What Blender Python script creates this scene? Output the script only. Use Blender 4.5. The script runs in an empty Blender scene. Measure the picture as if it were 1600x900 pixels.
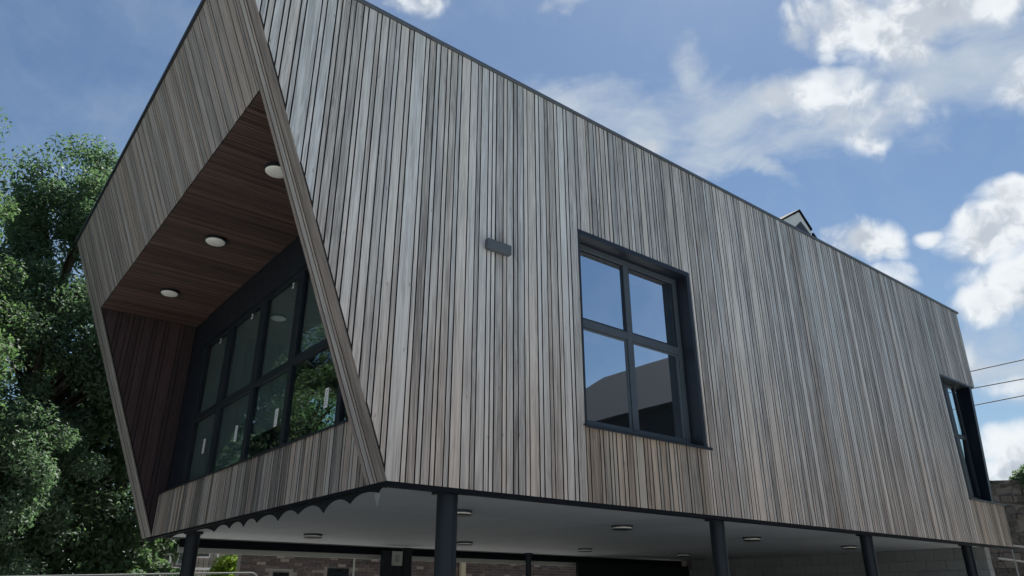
import bpy, bmesh, math, random
import numpy as np
from mathutils import Vector, Matrix
random.seed(7); rng = np.random.default_rng(7)
R = math.radians
sc = bpy.context.scene
col = sc.collection
# ------------------------------------------------------------------ camera
CAM = Vector((-3.489, -6.35, 1.6))
FWD = Vector((0.5707, 0.7197, 0.3954)).normalized()
cd = bpy.data.cameras.new('camera'); cam = bpy.data.objects.new('camera', cd); col.objects.link(cam)
cam.location = CAM
cam.rotation_euler = FWD.to_track_quat('-Z', 'Y').to_euler()
cd.sensor_width = 36; cd.lens = 36*1129/1600; cd.clip_end = 3000; cd.clip_start = .05
sc.camera = cam
sc.render.resolution_x = 1024; sc.render.resolution_y = 576
sc.view_settings.view_transform = 'Standard'; sc.view_settings.look = 'None'
sc.view_settings.exposure = 1.3; sc.view_settings.gamma = 1
# ------------------------------------------------------------------ sun + world
SUN_AZ, SUN_EL = 28, 60                       # azimuth counted from +X towards +Y
ld = bpy.data.lights.new('sun', 'SUN'); ld.energy = 5.0; ld.angle = R(.53); ld.color = (1, .95, .87)
sun = bpy.data.objects.new('sun', ld); col.objects.link(sun)
sd = Vector((math.cos(R(SUN_EL))*math.cos(R(SUN_AZ)), math.cos(R(SUN_EL))*math.sin(R(SUN_AZ)), math.sin(R(SUN_EL))))
sun.rotation_euler = sd.to_track_quat('Z', 'Y').to_euler(); sun.location = (0, 0, 40)

W = bpy.data.worlds.new('World'); sc.world = W; W.use_nodes = True
NT = W.node_tree; NT.nodes.clear()
class G:
    """tiny wrapper for building node graphs"""
    def __init__(s, nt): s.nt = nt; s.n = nt.nodes; s.l = nt.links
    def put(s, sock, v):
        if v is None: return
        if isinstance(v, bpy.types.NodeSocket): s.l.new(v, sock)
        else:
            try: sock.default_value = v
            except Exception: sock.default_value = tuple(v) + (1,)
    def m(s, op, a, b=None, c=None, clamp=False):
        n = s.n.new('ShaderNodeMath'); n.operation = op; n.use_clamp = clamp
        for i, v in enumerate((a, b, c)): s.put(n.inputs[i], v)
        return n.outputs[0]
    def v(s, op, a, b=None):
        n = s.n.new('ShaderNodeVectorMath'); n.operation = op
        s.put(n.inputs[0], a)
        if b is not None:
            s.put(n.inputs['Scale'] if op == 'SCALE' else n.inputs[1], b)
        return n.outputs['Value'] if op in ('DOT_PRODUCT', 'LENGTH') else n.outputs[0]
    def noise(s, vec, scale, detail=4, rough=.55, dist=0., lac=2.):
        n = s.n.new('ShaderNodeTexNoise')
        s.put(n.inputs['Vector'], vec); s.put(n.inputs['Scale'], scale); s.put(n.inputs['Detail'], detail)
        s.put(n.inputs['Roughness'], rough); s.put(n.inputs['Distortion'], dist); s.put(n.inputs['Lacunarity'], lac)
        return n
    def mix(s, f, a, b, mode='MIX'):
        n = s.n.new('ShaderNodeMix'); n.data_type = 'RGBA'; n.blend_type = mode
        s.put(n.inputs[0], f); s.put(n.inputs[6], a); s.put(n.inputs[7], b)
        return n.outputs[2]
    def ramp(s, f, stops, interp='LINEAR'):
        n = s.n.new('ShaderNodeValToRGB'); n.color_ramp.interpolation = interp
        e = n.color_ramp.elements
        while len(e) < len(stops): e.new(.5)
        for i, (p, c) in enumerate(stops):
            e[i].position = p; e[i].color = c if len(c) == 4 else tuple(c) + (1,)
        s.put(n.inputs[0], f); return n.outputs[0]
    def smooth(s, x, lo, hi):
        n = s.n.new('ShaderNodeMapRange'); n.interpolation_type = 'SMOOTHSTEP'
        s.put(n.inputs[0], x); s.put(n.inputs[1], lo); s.put(n.inputs[2], hi)
        s.put(n.inputs[3], 0.); s.put(n.inputs[4], 1.); return n.outputs[0]
g = G(NT)
sky = g.n.new('ShaderNodeTexSky'); sky.sky_type = 'NISHITA'; sky.sun_disc = False
sky.sun_elevation = R(SUN_EL); sky.sun_rotation = R(90-SUN_AZ)
sky.air_density = 1.15; sky.dust_density = .35; sky.ozone_density = 1.6; sky.altitude = 50
tc = g.n.new('ShaderNodeTexCoord').outputs['Generated']
D = g.v('NORMALIZE', tc)
wn = g.noise(D, 5.5, 5, .6).outputs['Color']
warp = g.v('SCALE', g.v('SUBTRACT', wn, (.5, .5, .5)), .20)
Dw = g.v('ADD', D, warp)
wn2 = g.noise(D, 16, 4, .6).outputs['Color']
Dw2 = g.v('ADD', g.v('ADD', D, g.v('SCALE', g.v('SUBTRACT', wn, (.5, .5, .5)), .05)), g.v('SCALE', g.v('SUBTRACT', wn2, (.5, .5, .5)), .055))
RT = Vector((.7836, -.6213, 0)); UP = Vector((-.2457, -.3098, .9185))
def blob(vec, px, py, rx, ry, rot=0, hgt=1.):
    """soft elliptical cloud mask round a fixed world direction"""
    r = RT*(px-800) + UP*(450-py) + FWD*1129
    L = r.length; c = r/L
    a = (RT - c*c.dot(RT)).normalized(); b = c.cross(a)
    if b.dot(UP) < 0: b = -b
    t = R(rot); a2 = a*math.cos(t) + b*math.sin(t); b2 = b*math.cos(t) - a*math.sin(t)
    u = g.v('DOT_PRODUCT', vec, tuple(a2*(L/rx))); v = g.v('DOT_PRODUCT', vec, tuple(b2*(L/ry)))
    q = g.m('ADD', g.m('MULTIPLY', u, u), g.m('MULTIPLY', v, v))
    back = g.m('LESS_THAN', g.v('DOT_PRODUCT', vec, tuple(c)), 0.)
    return g.m('SUBTRACT', g.m('SUBTRACT', hgt, g.m('MULTIPLY', q, hgt+.4 if hgt < .75 else 1.)), g.m('MULTIPLY', back, 10.))
def union(vec, lst):
    m = None
    for b_ in lst:
        x = blob(vec, *b_); m = x if m is None else g.m('MAXIMUM', m, x)
    return g.m('MAXIMUM', m, -1.5)
CUM = [(1320,42,82,50), (1395,50,92,58), (1475,28,105,46), (1255,62,30,26,0,.7), (1290,165,135,50,-8,.45), (1390,165,70,36,0,.45), (1345,212,55,38,0,.55),
       (1560,355,72,64), (1592,440,98,66,0,.74), (1590,310,50,36), (1545,470,50,40), (1352,372,62,40,0,.9),
       (1392,424,50,26,0,.6), (1585,690,66,38), (1590,730,80,32), (1516,562,26,44,0,.6), (1590,600,80,24,0,.5),
       (645,8,60,26,0,.6), (1010,232,40,24,0,.6), (1452,357,22,18,0,.35), (1700,420,120,90), (1750,120,150,60)]
n1 = g.noise(D, 5.5, 2, .6).outputs['Color']
V1 = g.v('ADD', D, g.v('SCALE', g.v('SUBTRACT', n1, (.5, .5, .5)), .07))
base = union(V1, CUM)
V2 = g.v('ADD', V1, g.v('SCALE', g.v('SUBTRACT', g.noise(D, 24, 2, .6).outputs['Color'], (.5, .5, .5)), .022))
a1 = g.noise(V2, 10, 7, .58).outputs['Fac']
vo = g.n.new('ShaderNodeTexVoronoi'); g.put(vo.inputs['Vector'], V2); vo.inputs['Scale'].default_value = 34
puff = g.m('SUBTRACT', .45, vo.outputs['Distance'])
d1 = g.m('ADD', g.m('ADD', g.m('MULTIPLY', base, 1.45), g.m('MULTIPLY', g.m('SUBTRACT', a1, .5), 4.4)), g.m('ADD', .28, g.m('MULTIPLY', puff, 1.0)))
SUNV = Vector((math.cos(R(SUN_EL))*math.cos(R(SUN_AZ)), math.cos(R(SUN_EL))*math.sin(R(SUN_AZ)), math.sin(R(SUN_EL))))
a1s = g.noise(g.v('ADD', V2, tuple(SUNV*.022)), 10, 5, .58).outputs['Fac']
A1 = g.smooth(d1, -.25, 1.5)
veil = union(Dw2, [(990,190,170,55,-14), (1120,185,150,60,-8), (1250,165,150,50,4), (1130,235,100,36,16), (880,160,70,34,-18), (1075,120,34,52,20),
                  (1540,80,190,110,24), (1440,140,150,60,24), (1560,560,80,70), (880,6,40,14), (1200,260,60,18,-30)])
BA = (RT*math.cos(R(8)) + UP*math.sin(R(8))); BB = (UP*math.cos(R(8)) - RT*math.sin(R(8)))
wn3 = g.noise(D, 3.5, 3, .55).outputs['Color']
Dv = g.v('ADD', D, g.v('SCALE', g.v('SUBTRACT', wn3, (.5, .5, .5)), .22))
cb = g.n.new('ShaderNodeCombineXYZ'); g.put(cb.inputs[0], g.m('MULTIPLY', g.v('DOT_PRODUCT', Dv, tuple(BA)), 4.5)); g.put(cb.inputs[1], g.m('MULTIPLY', g.v('DOT_PRODUCT', Dv, tuple(BB)), 17.)); g.put(cb.inputs[2], g.m('MULTIPLY', g.v('DOT_PRODUCT', Dv, tuple(FWD)), 4.))
st = g.noise(cb.outputs[0], 1.2, 9, .58, .25).outputs['Fac']
st2 = g.noise(D, 7, 6, .6).outputs['Fac']
d2 = g.m('ADD', g.m('ADD', g.m('MULTIPLY', veil, 1.05), g.m('MULTIPLY', g.m('SUBTRACT', st, .5), 3.4)), g.m('MULTIPLY', g.m('SUBTRACT', st2, .5), 2.0))
A2 = g.m('MULTIPLY', g.smooth(d2, -.5, 1.9), .97)
# scattered fair-weather clouds over the rest of the sky
gen = g.noise(g.v('ADD', g.v('MULTIPLY', Dw2, (1., 1., 1.7)), (3.1, 1.7, .4)), 2.6, 8, .58).outputs['Fac']
behind = g.smooth(g.v('DOT_PRODUCT', D, tuple(FWD)), .60, .35)
A3 = g.m('MULTIPLY', g.m('MULTIPLY', g.smooth(gen, .56, .70), behind), .85)
haze_lo = g.m('MULTIPLY', g.smooth(g.noise(Dw, 3.2, 6, .6).outputs['Fac'], .38, .75), .30)
sepz = g.n.new('ShaderNodeSeparateXYZ'); g.put(sepz.inputs[0], D)
thin = g.m('MULTIPLY', g.smooth(sepz.outputs['Z'], .30, .0), .28)
# shading: the side of a puff towards the sun is bright, the far side and the cores grey
lit = g.smooth(g.m('SUBTRACT', a1s, a1), .09, -.07)
core = g.smooth(d1, .9, 2.6)
bright = g.m('SUBTRACT', g.m('ADD', g.m('MULTIPLY', lit, .75), .32), g.m('MULTIPLY', core, .30), clamp=True)
ccol = g.mix(bright, (3.5, 4.0, 4.7, 1), (7.2, 7.5, 7.75, 1))
vcol = (4.4, 5.0, 5.7, 1)
skc = g.mix(1., sky.outputs[0], (.63, .71, .755, 1), 'MULTIPLY')
c0 = g.mix(g.m('MAXIMUM', haze_lo, thin), skc, vcol)
c0 = g.mix(A2, c0, vcol)
c1 = g.mix(g.m('MAXIMUM', A1, A3), c0, ccol)
bg = g.n.new('ShaderNodeBackground'); g.put(bg.inputs[0], c1); bg.inputs[1].default_value = .05
wo = g.n.new('ShaderNodeOutputWorld'); g.l.new(bg.outputs[0], wo.inputs[0])

# ------------------------------------------------------------------ materials
def newmat(name):
    m = bpy.data.materials.new(name); m.use_nodes = True; m.node_tree.nodes.clear()
    q = G(m.node_tree); p = q.n.new('ShaderNodeBsdfPrincipled'); o = q.n.new('ShaderNodeOutputMaterial')
    q.l.new(p.outputs[0], o.inputs[0]); return m, q, p
def bump(q, p, h, strength, dist):
    b = q.n.new('ShaderNodeBump'); b.inputs['Strength'].default_value = strength; b.inputs['Distance'].default_value = dist
    q.put(b.inputs['Height'], h); q.l.new(b.outputs[0], p.inputs['Normal'])
def wood(name, dark, light, warm, warm_amt=.35, rough=.72, spread=.55, low_warm=0.):
    m, q, p = newmat(name)
    oc = q.n.new('ShaderNodeTexCoord').outputs['Object']; rnd = q.n.new('ShaderNodeObjectInfo').outputs['Random']
    off = q.n.new('ShaderNodeCombineXYZ'); q.put(off.inputs[0], q.m('MULTIPLY', rnd, 37.)); q.put(off.inputs[2], q.m('MULTIPLY', rnd, 61.))
    P = q.v('ADD', oc, off.outputs[0])
    fine = q.noise(q.v('MULTIPLY', P, (95., 60., 2.2)), 1., 4, .6, .3).outputs['Fac']
    fig = q.noise(q.v('MULTIPLY', P, (16., 9., .55)), 1., 3, .55, 1.6).outputs['Fac']     # cathedral figure
    rings = q.m('PINGPONG', q.m('MULTIPLY', fig, 9.), 1.)
    streak = q.noise(q.v('MULTIPLY', P, (34., 22., .8)), 1., 4, .65, .5).outputs['Fac']
    blot = q.noise(q.v('MULTIPLY', P, (5., 3., .7)), 1., 4, .6).outputs['Fac']
    r2 = q.m('FRACT', q.m('MULTIPLY', rnd, 17.31)); r3 = q.m('FRACT', q.m('MULTIPLY', rnd, 53.7))
    f = q.m('ADD', q.m('MULTIPLY', q.m('ADD', -.14, q.m('MULTIPLY', fine, 1.28)), .62), q.m('MULTIPLY', rings, .24))
    f = q.m('ADD', f, q.m('MULTIPLY', q.m('SUBTRACT', r2, .5), spread)); f = q.m('ADD', f, q.m('MULTIPLY', q.m('SUBTRACT', streak, .5), .95))
    f = q.m('ADD', f, q.m('MULTIPLY', q.m('SUBTRACT', blot, .5), .55))
    c = q.ramp(f, [(.02, dark), (.75, light)])
    w = q.m('MULTIPLY', q.smooth(q.m('ADD', q.m('MULTIPLY', r3, .75), q.m('MULTIPLY', blot, .5)), .30, .95), warm_amt)
    c = q.mix(w, c, q.mix(1., c, warm, 'MULTIPLY'))
    if low_warm:                                     # browner and darker towards the bottom of the wall
        sp_ = q.n.new('ShaderNodeSeparateXYZ'); q.put(sp_.inputs[0], q.n.new('ShaderNodeNewGeometry').outputs['Position'])
        lw = q.smooth(q.m('ADD', sp_.outputs['Z'], q.m('MULTIPLY', q.m('SUBTRACT', blot, .5), 2.2)), 6.4, 2.3)
        c = q.mix(q.m('MULTIPLY', lw, low_warm), c, q.mix(1., c, (.80,.66,.56,1), 'MULTIPLY'))
    # nail heads and small knots
    kn = q.n.new('ShaderNodeTexVoronoi'); q.put(kn.inputs['Vector'], q.v('MULTIPLY', P, (9., 9., 2.4))); kn.inputs['Scale'].default_value = 1.
    k = q.m('MULTIPLY', q.smooth(kn.outputs['Distance'], .085, .04), .5)
    c = q.mix(k, c, tuple(x*.35 for x in dark[:3]) + (1,))
    q.put(p.inputs['Base Color'], c); p.inputs['Roughness'].default_value = rough
    p.inputs['Specular IOR Level'].default_value = .35
    bump(q, p, q.m('ADD', q.m('MULTIPLY', fine, .7), q.m('MULTIPLY', rings, .3)), .45, .004)
    return m
M = {}
M['silver'] = wood('weathered_timber', (.145,.152,.166), (.58,.61,.65), (1.08,.93,.82,1), .5, spread=.42, low_warm=.8)
M['brown'] = wood('sheltered_timber', (.095,.084,.076), (.37,.335,.305), (1.1,.88,.74,1), .5, spread=.45)
M['fascia'] = wood('fascia_timber', (.085,.082,.084), (.34,.325,.325), (1.1,.9,.78,1), .5, spread=.35)
M['panel'] = wood('panel_timber', (.08,.074,.072), (.37,.345,.33), (1.1,.88,.76,1), .55, spread=.7)
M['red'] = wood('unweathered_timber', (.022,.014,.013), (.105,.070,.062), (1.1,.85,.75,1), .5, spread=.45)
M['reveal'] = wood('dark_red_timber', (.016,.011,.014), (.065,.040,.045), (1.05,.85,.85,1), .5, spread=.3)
def plain(name, c, rough=.5, metal=0., var=.12, scale=6., bmp=.0, spec=.5):
    m, q, p = newmat(name)
    oc = q.n.new('ShaderNodeTexCoord').outputs['Object']; rnd = q.n.new('ShaderNodeObjectInfo').outputs['Random']
    n = q.noise(oc, scale, 6, .6).outputs['Fac']
    k = q.m('ADD', 1-var, q.m('MULTIPLY', n, 2*var)); k = q.m('MULTIPLY', k, q.m('ADD', 1-var*.5, q.m('MULTIPLY', rnd, var)))
    q.put(p.inputs['Base Color'], q.v('SCALE', (c[0], c[1], c[2]), k))
    q.put(p.inputs['Roughness'], q.m('ADD', rough-.08, q.m('MULTIPLY', n, .16)))
    p.inputs['Metallic'].default_value = metal; p.inputs['Specular IOR Level'].default_value = spec
    if bmp: bump(q, p, q.noise(oc, scale*8, 5, .6).outputs['Fac'], .4, bmp)
    return m
M['edge'] = plain('shaded_board_edge', (.022,.021,.022), .85, spec=.1)  # gap shade put into the colour of the board sides
M['blind'] = plain('added_blind_fabric', (.14,.16,.165), .9, var=.05)
M['membrane'] = plain('black_membrane', (.006,.007,.009), .8)
M['navy'] = plain('anthracite_frame', (.006,.010,.018), .45, spec=.5)
M['grey_alu'] = plain('grey_aluminium', (.05,.065,.085), .45, spec=.5)
M['capping'] = plain('grey_capping', (.09,.105,.125), .4, .3)
M['column'] = plain('column_paint', (.003,.007,.015), .40, spec=.3, var=.2)
M['lampgrey'] = plain('lamp_grey', (.075,.088,.105), .5)
M['diffuser'] = plain('opal_diffuser', (.78,.78,.76), .35, var=.04)
M['soffitw'] = plain('painted_soffit_panel', (.29,.315,.335), .7, var=.10, scale=1.6, bmp=.001)
M['inner'] = plain('interior_plaster', (.30,.33,.34), .8)
M['concrete'] = plain('concrete_block', (.17,.18,.19), .9, var=.22, scale=9, bmp=.004)
M['mortar'] = plain('mortar', (.11,.10,.095), .95, var=.2, bmp=.004)
M['galv'] = plain('galvanised_steel', (.17,.185,.19), .7, .0, spec=.15)
M['white'] = plain('white_render', (.74,.75,.76), .8, var=.05)
M['slate'] = plain('slate', (.045,.047,.055), .6, var=.35, scale=2.5, bmp=.01)
M['rubber'] = plain('cable_black', (.02,.02,.022), .5)
M['paper'] = plain('white_label', (.72,.73,.74), .6, var=.03)
M['ink'] = plain('label_ink', (.05,.06,.09), .6)
M['cream'] = plain('cream_paint', (.46,.43,.33), .6)
M['trimpale'] = plain('pale_flashing', (.36,.37,.35), .6)
M['limemortar'] = plain('lime_mortar', (.26,.25,.245), .95, var=.2, bmp=.004)
M['membrane2'] = plain('torn_membrane', (.010,.013,.016), .8, spec=.15)
M['darktrim'] = plain('black_trim', (.004,.006,.010), .7, spec=.12)
M['darkslate'] = plain('dark_slate', (.009,.012,.016), .85, var=.3, scale=2.5, spec=.15)
M['rag'] = plain('pale_membrane', (.22,.23,.22), .8)
def bricks_mat(name, cols, bmp=.006):
    m, q, p = newmat(name)
    oc = q.n.new('ShaderNodeTexCoord').outputs['Object']; rnd = q.n.new('ShaderNodeObjectInfo').outputs['Random']
    isl = q.n.new('ShaderNodeNewGeometry').outputs['Random Per Island']
    r = q.m('FRACT', q.m('ADD', rnd, isl))
    c = q.ramp(r, cols); n = q.noise(oc, 22, 6, .65).outputs['Fac']
    c = q.mix(q.smooth(n, .55, .8), c, (.33,.30,.28,1))
    c = q.mix(q.smooth(n, .42, .2), c, (.03,.028,.03,1))
    q.put(p.inputs['Base Color'], c); p.inputs['Roughness'].default_value = .9
    bump(q, p, n, .6, bmp); return m
M['brick'] = bricks_mat('old_brick', [(0, (.075,.058,.062)), (.35, (.12,.095,.098)), (.65, (.07,.062,.07)), (.9, (.16,.13,.125)), (1, (.30,.28,.26))])
M['stone'] = bricks_mat('rubble_stone', [(0, (.03,.028,.027)), (.35, (.07,.06,.053)), (.65, (.05,.048,.048)), (1, (.105,.09,.078))], .015)
def glass_mat(name, f0, tint):
    m, q, p = newmat(name); q.n.remove(p)
    t = q.n.new('ShaderNodeBsdfTransparent'); t.inputs[0].default_value = tint
    gl = q.n.new('ShaderNodeBsdfGlossy'); gl.inputs['Roughness'].default_value = .015; gl.inputs['Color'].default_value = (.86,.92,1,1)
    fr = q.n.new('ShaderNodeFresnel'); fr.inputs['IOR'].default_value = 1.5
    mx = q.n.new('ShaderNodeMixShader'); q.put(mx.inputs[0], q.m('MULTIPLY', q.m('ADD', f0, q.m('MULTIPLY', fr.outputs[0], 1.1), clamp=True), q.m('SUBTRACT', 1., q.n.new('ShaderNodeNewGeometry').outputs['Backfacing'])))
    q.l.new(t.outputs[0], mx.inputs[1]); q.l.new(gl.outputs[0], mx.inputs[2])
    nz = q.noise(q.n.new('ShaderNodeTexCoord').outputs['Object'], .8, 2, .5).outputs['Fac']
    b = q.n.new('ShaderNodeBump'); b.inputs['Strength'].default_value = .05; b.inputs['Distance'].default_value = .02; q.put(b.inputs['Height'], nz)
    q.l.new(b.outputs[0], gl.inputs['Normal'])
    out = [n for n in q.n if n.type == 'OUTPUT_MATERIAL'][0]; q.l.new(mx.outputs[0], out.inputs[0]); return m
M['glass'] = glass_mat('coated_glass', .76, (.55,.65,.68,1)); M['glass2'] = glass_mat('clear_glass', .09, (.80,.87,.86,1))
def leaf_mat(name, c1, c2, c3):
    m, q, p = newmat(name)
    isl = q.n.new('ShaderNodeNewGeometry').outputs['Random Per Island']
    oc = q.n.new('ShaderNodeTexCoord').outputs['Object']; n = q.noise(oc, .55, 3, .6).outputs['Fac']
    f = q.m('ADD', q.m('MULTIPLY', isl, .6), q.m('MULTIPLY', n, .6))
    c = q.ramp(f, [(.2, c1), (.55, c2), (.95, c3)])
    q.put(p.inputs['Base Color'], c); p.inputs['Roughness'].default_value = .62; p.inputs['Specular IOR Level'].default_value = .25
    tr = q.n.new('ShaderNodeBsdfTranslucent'); q.put(tr.inputs[0], q.mix(1., c, (1.1,1.3,.75,1), 'MULTIPLY'))
    mx = q.n.new('ShaderNodeMixShader'); mx.inputs[0].default_value = .42
    q.l.new(p.outputs[0], mx.inputs[1]); q.l.new(tr.outputs[0], mx.inputs[2])
    out = [k for k in q.n if k.type == 'OUTPUT_MATERIAL'][0]; q.l.new(mx.outputs[0], out.inputs[0]); return m
M['leafA'] = leaf_mat('leaf_blue_green', (.05,.085,.062,1), (.09,.145,.10,1), (.14,.20,.135,1))
M['leafB'] = leaf_mat('leaf_mid_green', (.045,.08,.05,1), (.08,.13,.075,1), (.12,.18,.095,1))
M['leafC'] = leaf_mat('leaf_lime', (.10,.16,.02,1), (.2,.3,.04,1), (.32,.42,.07,1))
def bark():
    m, q, p = newmat('bark')
    oc = q.n.new('ShaderNodeTexCoord').outputs['Object']
    n = q.noise(q.v('MULTIPLY', oc, (14., 14., 2.5)), 1., 5, .65).outputs['Fac']
    q.put(p.inputs['Base Color'], q.ramp(n, [(.3, (.025,.02,.016)), (.7, (.11,.09,.07))])); p.inputs['Roughness'].default_value = .95
    bump(q, p, n, .8, .03); return m
M['bark'] = bark()
def ground_mat():
    m, q, p = newmat('gravel_ground')
    oc = q.n.new('ShaderNodeTexCoord').outputs['Object']
    n = q.noise(oc, .35, 8, .65).outputs['Fac']; n2 = q.noise(oc, 30, 4, .7).outputs['Fac']
    c = q.ramp(q.m('ADD', q.m('MULTIPLY', n, .6), q.m('MULTIPLY', n2, .4)), [(.3, (.27,.27,.26)), (.7, (.44,.44,.43))])
    v = q.v('LENGTH', oc); gr = q.smooth(v, 26., 40.)
    c = q.mix(gr, c, q.ramp(n2, [(.3, (.04,.065,.02)), (.7, (.09,.13,.04))]))
    q.put(p.inputs['Base Color'], c); p.inputs['Roughness'].default_value = .95
    bump(q, p, n2, .7, .02); return m
M['ground'] = ground_mat()

# ------------------------------------------------------------------ helpers
def link(name, me, mat, parent=None):
    o = bpy.data.objects.new(name, me); col.objects.link(o)
    if mat is not None: me.materials.append(mat)
    if parent is not None: setpar(o, parent)
    return o
def wloc(o):
    v = Vector(o.location)
    return v + wloc(o.parent) if o.parent else v
def setpar(o, parent):
    """all parents carry translation only; keep world placement"""
    rootloc = wpos.get(parent.name, Vector((0, 0, 0)))
    o.parent = parent; o.location = Vector(o.location) - rootloc
wpos = {}
def remember(o, w): wpos[o.name] = Vector(w)
def thing(name, label, cat, loc=(0, 0, 0), group=None):
    o = bpy.data.objects.new(name, None); o.empty_display_size = .3; col.objects.link(o); o.location = loc
    remember(o, loc); tag(o, label, cat, group); return o
def tag(o, label, cat, group=None):
    o['label'] = label; o['category'] = cat
    if group: o['group'] = group
    return o
def structure(o): o['kind'] = 'structure'; return o
def mesh(name, V, F, smooth=False):
    me = bpy.data.meshes.new(name); me.from_pydata([tuple(v) for v in V], [], F); me.validate(); me.update()
    if smooth:
        for p_ in me.polygons: p_.use_smooth = True
    return me
class MB:
    def __init__(s): s.V = []; s.F = []; s.sm = []
    def add(s, V, F, sm=False):
        b = len(s.V); s.V += [Vector(v) for v in V]; s.F += [tuple(i+b for i in f) for f in F]; s.sm += [sm]*len(F); return s
    def box(s, x0, x1, y0, y1, z0, z1, c=0.):
        if c <= 0:
            V = [(x, y, z) for z in (z0, z1) for y in (y0, y1) for x in (x0, x1)]
            return s.add(V, [(0,2,3,1), (4,5,7,6), (0,1,5,4), (2,6,7,3), (0,4,6,2), (1,3,7,5)])
        bm = bmesh.new(); bmesh.ops.create_cube(bm, size=1)
        for v in bm.verts: v.co = Vector(((x0+x1)/2 + v.co.x*(x1-x0), (y0+y1)/2 + v.co.y*(y1-y0), (z0+z1)/2 + v.co.z*(z1-z0)))
        bmesh.ops.bevel(bm, geom=bm.edges[:], offset=c, segments=1, affect='EDGES')
        bm.verts.index_update(); V = [v.co.copy() for v in bm.verts]; F = [tuple(v.index for v in f.verts) for f in bm.faces]; bm.free()
        return s.add(V, F)
    def prism(s, poly, axis, a, b):
        """poly of 2-D points extruded along axis: 'x' -> (y,z), 'y' -> (x,z), 'z' -> (x,y)"""
        n = len(poly)
        def P(p, t): return {'x': (t, p[0], p[1]), 'y': (p[0], t, p[1]), 'z': (p[0], p[1], t)}[axis]
        V = [P(p, a) for p in poly] + [P(p, b) for p in poly]
        F = [tuple(range(n))[::-1], tuple(range(n, 2*n))] + [(i, (i+1) % n, n+(i+1) % n, n+i) for i in range(n)]
        return s.add(V, F)
    def tube(s, pts, rad, n=10, cap=True):
        pts = [Vector(p) for p in pts]; rad = rad if isinstance(rad, (list, tuple)) else [rad]*len(pts)
        V = []; 
        for i, p in enumerate(pts):
            d = (pts[min(i+1, len(pts)-1)] - pts[max(i-1, 0)]).normalized()
            a = d.cross(Vector((0, 0, 1)) if abs(d.z) < .9 else Vector((1, 0, 0))).normalized(); b = d.cross(a)
            V += [p + (a*math.cos(2*math.pi*k/n) + b*math.sin(2*math.pi*k/n))*rad[i] for k in range(n)]
        F = [(i*n+k, i*n+(k+1) % n, (i+1)*n+(k+1) % n, (i+1)*n+k) for i in range(len(pts)-1) for k in range(n)]
        s.add(V, F, True)
        if cap: s.add(V[:n], [tuple(range(n))]); s.add(V[-n:], [tuple(range(n))[::-1]])
        return s
    def lathe(s, prof, c, n=28):
        c = Vector(c); V = [c + Vector((r*math.cos(2*math.pi*k/n), r*math.sin(2*math.pi*k/n), z)) for r, z in prof for k in range(n)]
        F = [(i*n+k, i*n+(k+1) % n, (i+1)*n+(k+1) % n, (i+1)*n+k) for i in range(len(prof)-1) for k in range(n)]
        s.add(V, F, False)
        s.add(V[:n], [tuple(range(n))]); s.add(V[-n:], [tuple(range(n))[::-1]]); return s
    def build(s, name, mat, parent=None, origin=None):
        """origin: world point that becomes the object's origin"""
        if origin is None:
            xs = [v.x for v in s.V]; ys = [v.y for v in s.V]; zs = [v.z for v in s.V]
            origin = Vector(((min(xs)+max(xs))/2, (min(ys)+max(ys))/2, min(zs)))
        origin = Vector(origin)
        me = bpy.data.meshes.new(name); me.from_pydata([tuple(v-origin) for v in s.V], [], s.F)
        me.polygons.foreach_set('use_smooth', s.sm); me.update()
        bm = bmesh.new(); bm.from_mesh(me); bmesh.ops.recalc_face_normals(bm, faces=bm.faces); bm.to_mesh(me); bm.free()
        o = bpy.data.objects.new(name, me); col.objects.link(o); me.materials.append(mat); o.location = origin
        remember(o, origin)
        if parent is not None: setpar(o, parent)
        return o
def copy_tree(o, parent=None, delta=Vector((0, 0, 0))):
    c = o.copy(); col.objects.link(c)
    c.parent = parent
    if parent is None: c.location = Vector(o.location) + delta
    wpos[c.name] = wpos.get(o.name, Vector((0, 0, 0))) + delta
    for ch in list(o.children): copy_tree(ch, c, delta)
    return c
def clip(poly, a, b, c):
    """keep a*u + b*w <= c"""
    out = []; n = len(poly)
    for i in range(n):
        P, Q = poly[i], poly[(i+1) % n]; dp = a*P[0]+b*P[1]-c; dq = a*Q[0]+b*Q[1]-c
        if dp <= 1e-9: out.append(P)
        if (dp < -1e-9 and dq > 1e-9) or (dp > 1e-9 and dq < -1e-9):
            t = dp/(dp-dq); out.append((P[0]+t*(Q[0]-P[0]), P[1]+t*(Q[1]-P[1])))
    return out if len(out) > 2 else []
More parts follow.
